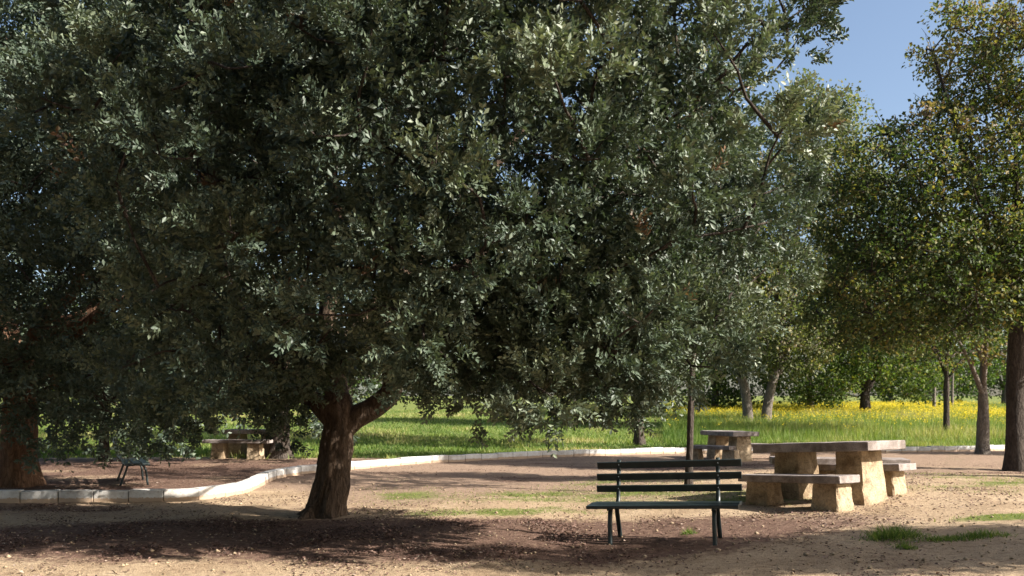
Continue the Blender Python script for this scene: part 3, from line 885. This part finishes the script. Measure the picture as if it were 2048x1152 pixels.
# ---- deciduous trees on the right and in the background
def wood_tree(name, base, trunk_r, lobes, label, group=None, mat='leaf_wood', bark='bark_grey', spacing=0.8, per=160, rc=0.7, leaf=0.11, tint=0.4, fork=2.2, lean=(0, 0), forks=4, zmin=None, twigs=0, shell=(0.35, 1.0), tint_fn=None, stems=1, flat=0.75, tries=4000, limb_top=0.7, thin=None):
    root = empty(name, base)
    tag(root, label, 'tree', group)
    lo = np.array(base, float)
    C, O = sample_clumps(lobes, spacing, shell, 0.85, zmin, tries)
    if thin:
        k = (C[:, 2] < thin) | (rng.random(len(C)) < 0.68)
        C, O = C[k], O[k]
    Cl = C - lo
    zt = Cl[:, 2].max()
    hubs = []
    for s in range(stems):
        sx = (s - (stems - 1) / 2) * trunk_r * 3.2
        dx = sx * 2.4
        P = spline([(sx, 0, -0.15), (sx + dx * 0.15 + lean[0] * 0.2, lean[1] * 0.3, fork * 0.45), (sx + dx * 0.5 + lean[0] * 0.7, lean[1] * 0.7, fork * 0.85), (sx + dx * 0.8 + lean[0], lean[1], fork * 1.1), (sx + dx + lean[0] * 1.3, lean[1], zt * limb_top)], 24)
        rad = np.interp(np.linspace(0, 1, 24), [0, 0.08, 0.6, 1.0], [trunk_r * 1.3, trunk_r, trunk_r * 0.75, trunk_r * 0.2])
        tube_obj('trunk', P, rad, M[bark], root, seg=14, rough=0.04, flute=flare(4, 0.2, 0.2, base[0]))
        hubs.append(P[12:])
        cen = Cl.mean(0)
        for k in range(forks):
            a = k * 6.283 / forks + base[0] * 3 + s
            ext = (np.abs(Cl - cen)).max(0)
            far = np.array([cen[0] + math.cos(a) * ext[0] * 0.6, cen[1] + math.sin(a) * ext[1] * 0.6, fork + (zt - fork) * (0.35 + 0.4 * (k % 2))])
            far = Cl[np.argmin(((Cl - far) ** 2).sum(1))]
            st = P[13 + (k * 2) % 7]
            Q = spline([st, st + (far - st) * 0.4 + np.array([0, 0, 0.2]), far], 12)
            tube_obj('limb', Q, np.linspace(trunk_r * 0.5, trunk_r * 0.12, 12), M[bark], root, seg=7, rough=0.03)
            hubs.append(Q[2:])
    simple_crown(Cl, O, root, per, rc, leaf, mat, tint, flat=flat, tint_fn=(lambda c: tint_fn(c + lo)) if tint_fn else None)
    branch_net(Cl, np.concatenate(hubs), root, M[bark], 0.03, twigs=twigs, twig_len=0.6)
    return root

q = ground(2032, 941)
wood_tree('autumn_tree', tuple(q), 0.20,
          [(9.2, 16.8, 4.6, 2.5, 1.6, 1.7), (10.6, 17.0, 6.3, 3.0, 1.7, 2.2), (11.0, 17.0, 8.6, 2.4, 1.6, 1.9), (8.0, 16.7, 4.0, 1.5, 1.2, 1.2), (12.3, 17, 4.4, 2.0, 1.5, 1.5), (8.6, 16.8, 6.0, 2.0, 1.3, 1.4), (7.4, 16.8, 3.6, 1.2, 1.1, 1.0), (7.6, 16.9, 5.4, 1.2, 1.0, 1.0)],
          'autumn tree with thinning yellow and brown leaves at the right edge', mat='leaf_autumn', bark='bark_dark', spacing=0.42, per=125, rc=0.44, leaf=0.088, tint=0.40, fork=3.2, twigs=1, zmin=2.1, thin=6.4, tries=9000,
          tint_fn=lambda c: 0.062 * (c[:, 2] - 4.6) + 0.07)
q = ground(1966, 908)
wood_tree('autumn_tree', tuple(q), 0.17, [(12.8, 22.5, 5.0, 2.0, 1.6, 1.7), (13.6, 22.5, 3.6, 1.5, 1.2, 1.0), (12.0, 22.3, 3.6, 1.3, 1.0, 0.9)],
          'pale grey trunk tree with a low fork just before the far kerb on the right', mat='leaf_autumn', spacing=0.7, per=110, rc=0.6, leaf=0.11, tint=0.66, fork=1.9, zmin=2.3)
q = ground(1893, 880)
wood_tree('meadow_tree', tuple(q), 0.12, [(16.6, 31, 5.2, 2.8, 2.0, 2.0), (15.5, 31, 3.9, 2.0, 1.6, 0.9)],
          'slim straight dark trunk tree standing in the flowering meadow', mat='leaf_autumn', bark='bark_dark', spacing=0.9, per=130, rc=0.75, leaf=0.14, tint=0.62, fork=2.5, zmin=2.6)

def far_tree(px, d, lobes, label, **kw):
    x = (px - CX) / FPX * d
    base = (x, d, tz(x, d) - 0.05)
    ls = [(x + a, d + b, base[2] + c, rx, ry, rz) for a, b, c, rx, ry, rz in lobes]
    return wood_tree(kw.pop('name', 'meadow_tree'), base, kw.pop('trunk_r', 0.25), ls, label, **kw)

far_tree(1515, 38, [(0, 0, 6.0, 3.2, 2.4, 3.4), (-1.6, 0, 8.3, 2.4, 2, 2.6), (1.6, 0.3, 4.2, 2.4, 1.8, 1.6), (1.6, 0, 9.5, 2.6, 1.8, 2.6), (0.6, 0, 12.0, 2.4, 1.8, 2.2), (3.8, 0, 8.4, 2.4, 1.6, 2.2), (3.4, 0, 11.8, 2.6, 1.8, 2.4), (5.6, 0, 6.0, 2.2, 1.6, 2.2), (5.4, 0, 9.8, 2.0, 1.6, 2.0), (2.6, 0, 14.2, 2.6, 1.8, 2.2)], 'pale grey-green tree with twin dark stems beyond the flowering meadow',
         mat='leaf_olive', bark='bark_grey', stems=2, trunk_r=0.24, spacing=0.85, per=170, rc=0.85, leaf=0.165, tint=0.55, fork=3.2, zmin=2.3, tries=12000)
far_tree(1730, 46, [(0, 0, 4.4, 3.6, 2.4, 2.6), (-2.4, 0, 2.6, 2.2, 1.6, 1.6), (2.2, 0, 5.6, 2.6, 2, 2.2), (2.5, 0, 2.6, 2.0, 1.6, 1.4), (0.5, 0, 8.0, 3.0, 2, 2.6), (4.5, 0, 8.5, 2.6, 2, 2.4)], 'bushy bright green tree with a dark short trunk behind the yellow flowers',
         trunk_r=0.32, spacing=0.95, per=150, rc=0.9, leaf=0.18, tint=0.55, fork=1.8, zmin=1.6, bark='bark_dark')
far_tree(1620, 52, [(0, 0, 4.6, 4, 2.6, 3.8), (-2, 0, 7.6, 3, 2.4, 3)], 'mid green rounded tree between the twin-stemmed tree and the bushy tree', spacing=1.1, per=150, rc=1.0, leaf=0.20, tint=0.45)
far_tree(1430, 50, [(0, 0, 4.6, 4, 2.6, 4.0), (1, 0, 2.2, 3, 2, 1.6)], 'leafy tree beyond the lawn, just left of the twin-stemmed tree', spacing=1.1, per=150, rc=1.0, leaf=0.20, tint=0.40)
WALL = [(1860, 66, 0.45, 'shaggy green tree in the row behind the meadow, right of the slim dark trunk'),
        (2010, 72, 0.40, 'tall green tree in the row behind the meadow at the far right'),
        (2180, 70, 0.35, 'dark green tree behind the meadow near the right border'),
        (1780, 78, 0.30, 'darkest tree in the row behind the meadow'),
        (1300, 62, 0.35, 'broad green tree beyond the lawn behind the right skirt of the big crown'),
        (1150, 82, 0.42, 'rounded tree beyond the lawn behind the middle of the big crown'),
        (1000, 88, 0.38, 'broad dark tree far beyond the lawn right of the forked trunk'),
        (850, 92, 0.42, 'bright green far tree above the lawn beside the forked trunk'),
        (700, 84, 0.34, 'far green tree straight behind the forked trunk'),
        (560, 62, 0.30, 'far dark tree behind the shaded picnic table'),
        (420, 58, 0.34, 'far green tree behind the lawn on the left'),
        (260, 56, 0.30, 'far dark tree behind the end-on green bench'),
        (100, 58, 0.34, 'far tree behind the thick reddish trunk'),
        (-60, 60, 0.30, 'far tree beyond the left border')]
for k, (px, d, ti, lb) in enumerate(WALL):
    h = 1.0 + 0.25 * math.sin(k * 2.1)
    far_tree(px, d, [(0, 0, 4.8 * h, 4.6, 3.0, 4.2 * h), (-2.6, 0.4, 3.4, 3.2, 2.4, 2.8), (2.6, -0.4, 3.6 * h, 3.2, 2.4, 3.0)], lb, group='trees beyond the meadow and the lawn',
             name='woodland_tree', spacing=1.35, per=110, rc=1.25, leaf=0.26, tint=ti, fork=1.6, trunk_r=0.3, forks=3, tries=2500)

# trees standing just outside the right border: their shadows lie over the foreground and the path
wood_tree('shade_tree', (9.8, 4.3, tz(9.8, 4.3)), 0.22, [(9.8, 4.85, 4.0, 2.3, 0.6, 0.9), (9.8, 3.75, 5.8, 1.9, 0.55, 1.0), (9.8, 4.3, 4.9, 1.8, 0.5, 0.9)],
          'tree right of the frame whose shadow crosses the front right corner', mat='leaf_autumn', spacing=0.42, per=120, rc=0.45, leaf=0.10, tint=0.4, fork=2.0, zmin=2.0)
wood_tree('shade_tree', (9.4, 12.2, tz(9.4, 12.2)), 0.16, [(9.4, 12.2, 4.2, 1.3, 0.4, 0.7), (9.3, 12.2, 5.6, 1.2, 0.4, 0.5), (9.2, 12.2, 6.8, 1.1, 0.4, 0.5)],
          'slim tree right of the frame whose shadow bands the sandy path', mat='leaf_wood', spacing=0.36, per=190, rc=0.4, leaf=0.10, tint=0.4, fork=1.8, zmin=2.0)

wood_tree('shade_tree', (19.2, 21.6, tz(19.2, 21.6)), 0.16, [(19.2, 21.6, 4.0, 2.2, 0.8, 1.2), (19.2, 22.2, 6.2, 2.2, 1.0, 1.4)],
          'tree right of the frame whose shadow falls on the far kerb', mat='leaf_wood', spacing=0.5, per=120, rc=0.5, leaf=0.10, tint=0.4, fork=1.8, zmin=2.0)

# the park goes on behind and beside the photographer: unseen trees, added to cut the sky light
for k_, (tx, ty, th_, lb) in enumerate([(-13.5, 4.0, 1.0, 'unseen leafy tree left of the frame, nearest the white kerb'), (-9.0, -6.0, 1.15, 'unseen leafy tree behind the viewpoint on the left'),
                                        (-1.5, -9.5, 1.2, 'unseen leafy tree straight behind the viewpoint'), (6.0, -13.0, 1.1, 'unseen leafy tree behind the viewpoint on the right'), (-17.0, 13.0, 1.2, 'unseen tall tree beyond the left border'), (10.5, -8.0, 1.1, 'unseen leafy tree far behind the viewpoint on the right')]):
    wood_tree('woodland_tree', (tx, ty, tz(tx, ty)), 0.3, [(tx, ty, 5.2 * th_, 4.2, 3.4, 3.6 * th_), (tx - 1.5, ty, 8.0 * th_, 3.2, 2.8, 2.6)], lb, group='unseen sky-blocking trees around the viewpoint',
              spacing=1.2, per=110, rc=1.15, leaf=0.27, tint=0.4, fork=2.2, forks=3, tries=2500)

wood_tree('woodland_tree', (2.6, -3.4, tz(2.6, -3.4)), 0.3, [(2.4, -1.8, 7.0, 4.2, 2.8, 1.9), (3.0, -3.4, 8.6, 3.4, 2.8, 1.8)], 'unseen broad tree whose crown shuts out the sky over the viewpoint', group='unseen sky-blocking trees around the viewpoint',  # crown added overhead, out of view, to darken the ambient light in front
          spacing=0.9, per=120, rc=0.95, leaf=0.22, tint=0.4, fork=3.4, forks=4, tries=3000)

# slim pale stakes by the meadow trees
def stake(px, py_base, py_top, r, d, label):
    x = (px - CX) / FPX * d
    z0 = tz(x, d); z1 = CAM_H - (py_top - HORIZON) / FPX * d
    P = spline([(0, 0, -0.1), (0.02, 0, (z1 - z0) * 0.5), (0.05, 0, z1 - z0)], 10)
    o = tube_obj('tree_stake', P, np.linspace(r, r * 0.8, 10), M['bark_grey'], None, seg=10, rough=0.03)
    o.location = (x, d, z0)
    tag(o, label, 'stake', 'pale stakes in the meadow')
stake(1868, 808, 752, 0.11, 52, 'pale upright stake in the far meadow left of the slim dark trunk')
stake(1904, 802, 745, 0.10, 56, 'pale upright stake in the far meadow right of the slim dark trunk')

# ------------------------------------------------------------------ grass, flowers, litter
def blades(name, x, y, h, w, tint, label, cat, spread=0.45):
    n = len(x)
    z = terrain(x, y)
    a = rng.uniform(0, 6.283, n)
    s = np.stack([np.cos(a), np.sin(a), np.zeros(n)], 1) * (w / 2)[:, None]
    b = np.stack([x, y, z - 0.01], 1)
    ln = rng.normal(size=(n, 2)) * spread * h[:, None]
    t = b + np.stack([ln[:, 0], ln[:, 1], h], 1)
    v = np.stack([b - s, b + s, t], 1)
    f = np.arange(n * 3).reshape(n, 3)
    o = np_mesh(name, v.reshape(-1, 3), f, M['grass'], attrs={'tint': np.repeat(tint, 3)})
    tag(o, label, cat, kind='stuff')
    return o

def wedge(n, d0, d1, p0, p1, power=1.0):
    """points spread over the ground seen between two picture columns, even per area"""
    d = np.sqrt(rng.uniform(d0 * d0, d1 * d1, n)) if power == 1.0 else d0 + (d1 - d0) * rng.random(n) ** power
    px = rng.uniform(p0, p1, n)
    return (px - CX) / FPX * d, d

# lawn
x, y = wedge(150000, 17.5, 60, -60, 1500, 1.5)
_, _, gmask = masks(x, y)
k = (rng.random(len(x)) < gmask ** 1.5) & (y > kerb_y(x) + 0.35)
x, y = x[k], y[k]
pn = fbm(x * 0.5, y * 0.3, 91, 4)
blades('lawn', x, y, np.clip(rng.normal(0.10, 0.045, len(x)), 0.03, 0.3) * (0.4 + 1.2 * pn), np.full(len(x), 0.028) * (0.7 + y / 40), np.clip(0.58 + 1.7 * (pn - 0.5) + rng.normal(0, 0.17, len(x)), 0, 1),
       'bright green lawn beyond the white kerb in the middle and on the left', 'grass')
# meadow
x, y = wedge(150000, 22.5, 62, 1330, 2250, 1.3)
k = y > kerb_y(x) + 1.0
x, y = x[k], y[k]
pn = fbm(x * 0.3, y * 0.3, 95, 3)
hh = (0.14 + 0.46 * sstep(25, 33, y)) * (0.6 + 0.8 * pn)
blades('meadow_grass', x, y, hh * rng.uniform(0.6, 1.2, len(x)), np.full(len(x), 0.022) * (0.6 + y / 40), np.clip(0.52 + 1.5 * (pn - 0.5) + rng.normal(0, 0.18, len(x)), 0, 1),
       'tall green meadow grass behind the picnic tables', 'grass', 0.25)
# yellow flowers of the meadow
x, y = wedge(34000, 30, 60, 1330, 2250, 0.8)
pf = fbm(x * 0.22, y * 0.22, 131, 3)
k = rng.random(len(x)) < sstep(0.30, 0.6, pf) * sstep(32, 46, y) + 0.02
x, y = x[k], y[k]
z = terrain(x, y) + rng.uniform(0.42, 0.72, len(x))
n = len(x)
P = np.repeat(np.stack([x, y, z], 1), 3, 0) + rng.normal(size=(n * 3, 3)) * 0.05
o = leaves_mesh('meadow_flowers', P, rng.normal(size=(n * 3, 3)) * np.array([1, 1, 0.4]), rand_dirs(n * 3) + np.array([0, -0.4, 0.8]), rng.uniform(0.03, 0.06, n * 3), rng.uniform(0.03, 0.06, n * 3), rng.random(n * 3), M['flower'], None, 0.1)
tag(o, 'yellow wild flowers scattered through the meadow behind the tables', 'flowers', kind='stuff')

# short sparse grass on the path side of the kerb
x = rng.uniform(-6, 8, 160000); y = rng.uniform(7.4, 15.5, 160000)
_, _, gmask = masks(x, y)
k = (rng.random(len(x)) < gmask ** 2 * 0.5) & (y < kerb_y(x) - 0.3)
x, y = x[k], y[k]
blades('path_grass', x, y, np.clip(rng.normal(0.035, 0.015, len(x)), 0.012, 0.08), np.full(len(x), 0.010), np.clip(rng.normal(0.62, 0.2, len(x)), 0, 1), 'thin short grass patches on the sandy ground', 'grass', 0.8)

# weed tufts in front of the picnic table
def tuft(px, py, n, spread, h, label):
    c = ground(px, py)
    root_n = rng.normal(size=(n, 2)) * np.array(spread)
    x = c.x + root_n[:, 0]; y = c.y + root_n[:, 1]
    o = blades('grass_tuft', x, y, h * rng.uniform(0.4, 1.1, n) * np.exp(-(root_n[:, 0] / spread[0]) ** 2 * 0.35), np.full(n, 0.010), np.clip(rng.normal(0.42, 0.26, n), 0, 1), label, 'weed', 0.6)
tuft(1785, 1076, 620, (0.17, 0.07), 0.16, 'largest green weed tuft on the sand in front of the picnic table')
tuft(1875, 1080, 500, (0.22, 0.05), 0.06, 'low green weed patch right of the largest tuft')
tuft(1965, 1072, 420, (0.18, 0.05), 0.08, 'green weed patch at the right, near the picture border')
tuft(1810, 1096, 160, (0.05, 0.04), 0.08, 'small green weed in the shadow edge below the largest tuft')
tuft(1378, 1068, 130, (0.05, 0.04), 0.09, 'small yellow-green weed behind the green bench, under its seat')

# dead leaves on the ground
x = rng.uniform(-9.5, 6.5, 190000); y = rng.uniform(5.6, 12.5, 190000)
ml, _, _ = masks(x, y)
k = rng.random(len(x)) < (ml ** 1.3 * 0.7 + 0.10 * sstep(0.5, 0.72, fbm(x * 0.9, y * 0.6, 211, 3)) + 0.004) * (0.15 + 1.7 * sstep(0.38, 0.7, fbm(x * 2.2, y * 2.2, 201, 3)))
k &= y < kerb_y(x) - 0.2
x, y = x[k], y[k]
x2 = rng.uniform(-11, 15, 60000); y2 = rng.uniform(12, 19.5, 60000)
ml2, _, _ = masks(x2, y2)
k2 = (rng.random(len(x2)) < ml2 ** 1.5 * 0.6 + 0.15 * sstep(0.5, 0.7, fbm(x2 * 0.9, y2 * 0.6, 211, 3)) + 0.004) & (np.abs(y2 - kerb_y(x2)) > 0.25)
x = np.concatenate([x, x2[k2]]); y = np.concatenate([y, y2[k2]])
n = len(x)
z = terrain(x, y) + (fbm(x * 4, y * 4, 77, 3) - 0.5) * 0.03 + (fbm(x * 1.6, y * 1.6, 78, 2) - 0.5) * 0.02 + rng.uniform(0.002, 0.016, n)
a = rng.uniform(0, 6.283, n)
Dv = np.stack([np.cos(a), np.sin(a), rng.normal(0, 0.3, n)], 1)
Nv = np.stack([rng.normal(0, 0.4, n), rng.normal(0, 0.4, n), np.ones(n)], 1)
L = rng.uniform(0.014, 0.046, n)
o = leaves_mesh('fallen_leaves', np.stack([x, y, z], 1), Dv, Nv, L, L * rng.uniform(0.35, 0.7, n), np.clip(rng.normal(0.48, 0.22, n), 0, 0.94), M['litter'], None, 0.2)
tag(o, 'brown fallen leaves strewn over the ground below the trees', 'fallen leaves', kind='stuff')
print('clumps', nb, 'litter', n)

# pebbles and clods
n = 5000
x = rng.uniform(-7, 8, n); y = 5.4 + 9 * rng.random(n) ** 1.3
k = y < kerb_y(x) - 0.25
x, y = x[k], y[k]; n = len(x)
r = np.exp(rng.normal(math.log(0.009), 0.5, n)).clip(0.004, 0.03)
oct_ = np.array([[1, 0, 0], [0, 1, 0], [-1, 0, 0], [0, -1, 0], [0, 0, 0.7], [0, 0, -0.6]], float)
z = terrain(x, y) + (fbm(x * 4, y * 4, 77, 3) - 0.5) * 0.03 + (fbm(x * 1.6, y * 1.6, 78, 2) - 0.5) * 0.02
v = np.stack([x, y, z + r * 0.25], 1)[:, None, :] + oct_[None] * r[:, None, None] * rng.uniform(0.6, 1.3, (n, 6, 1))
i = np.arange(n)[:, None] * 6
f = np.concatenate([i + np.array([t]) for t in ((0, 1, 4), (1, 2, 4), (2, 3, 4), (3, 0, 4), (1, 0, 5), (2, 1, 5), (3, 2, 5), (0, 3, 5))])
o = np_mesh('gravel', v.reshape(-1, 3), f, M['table_leg'])
tag(o, 'small pebbles scattered over the sandy ground', 'gravel', kind='stuff')
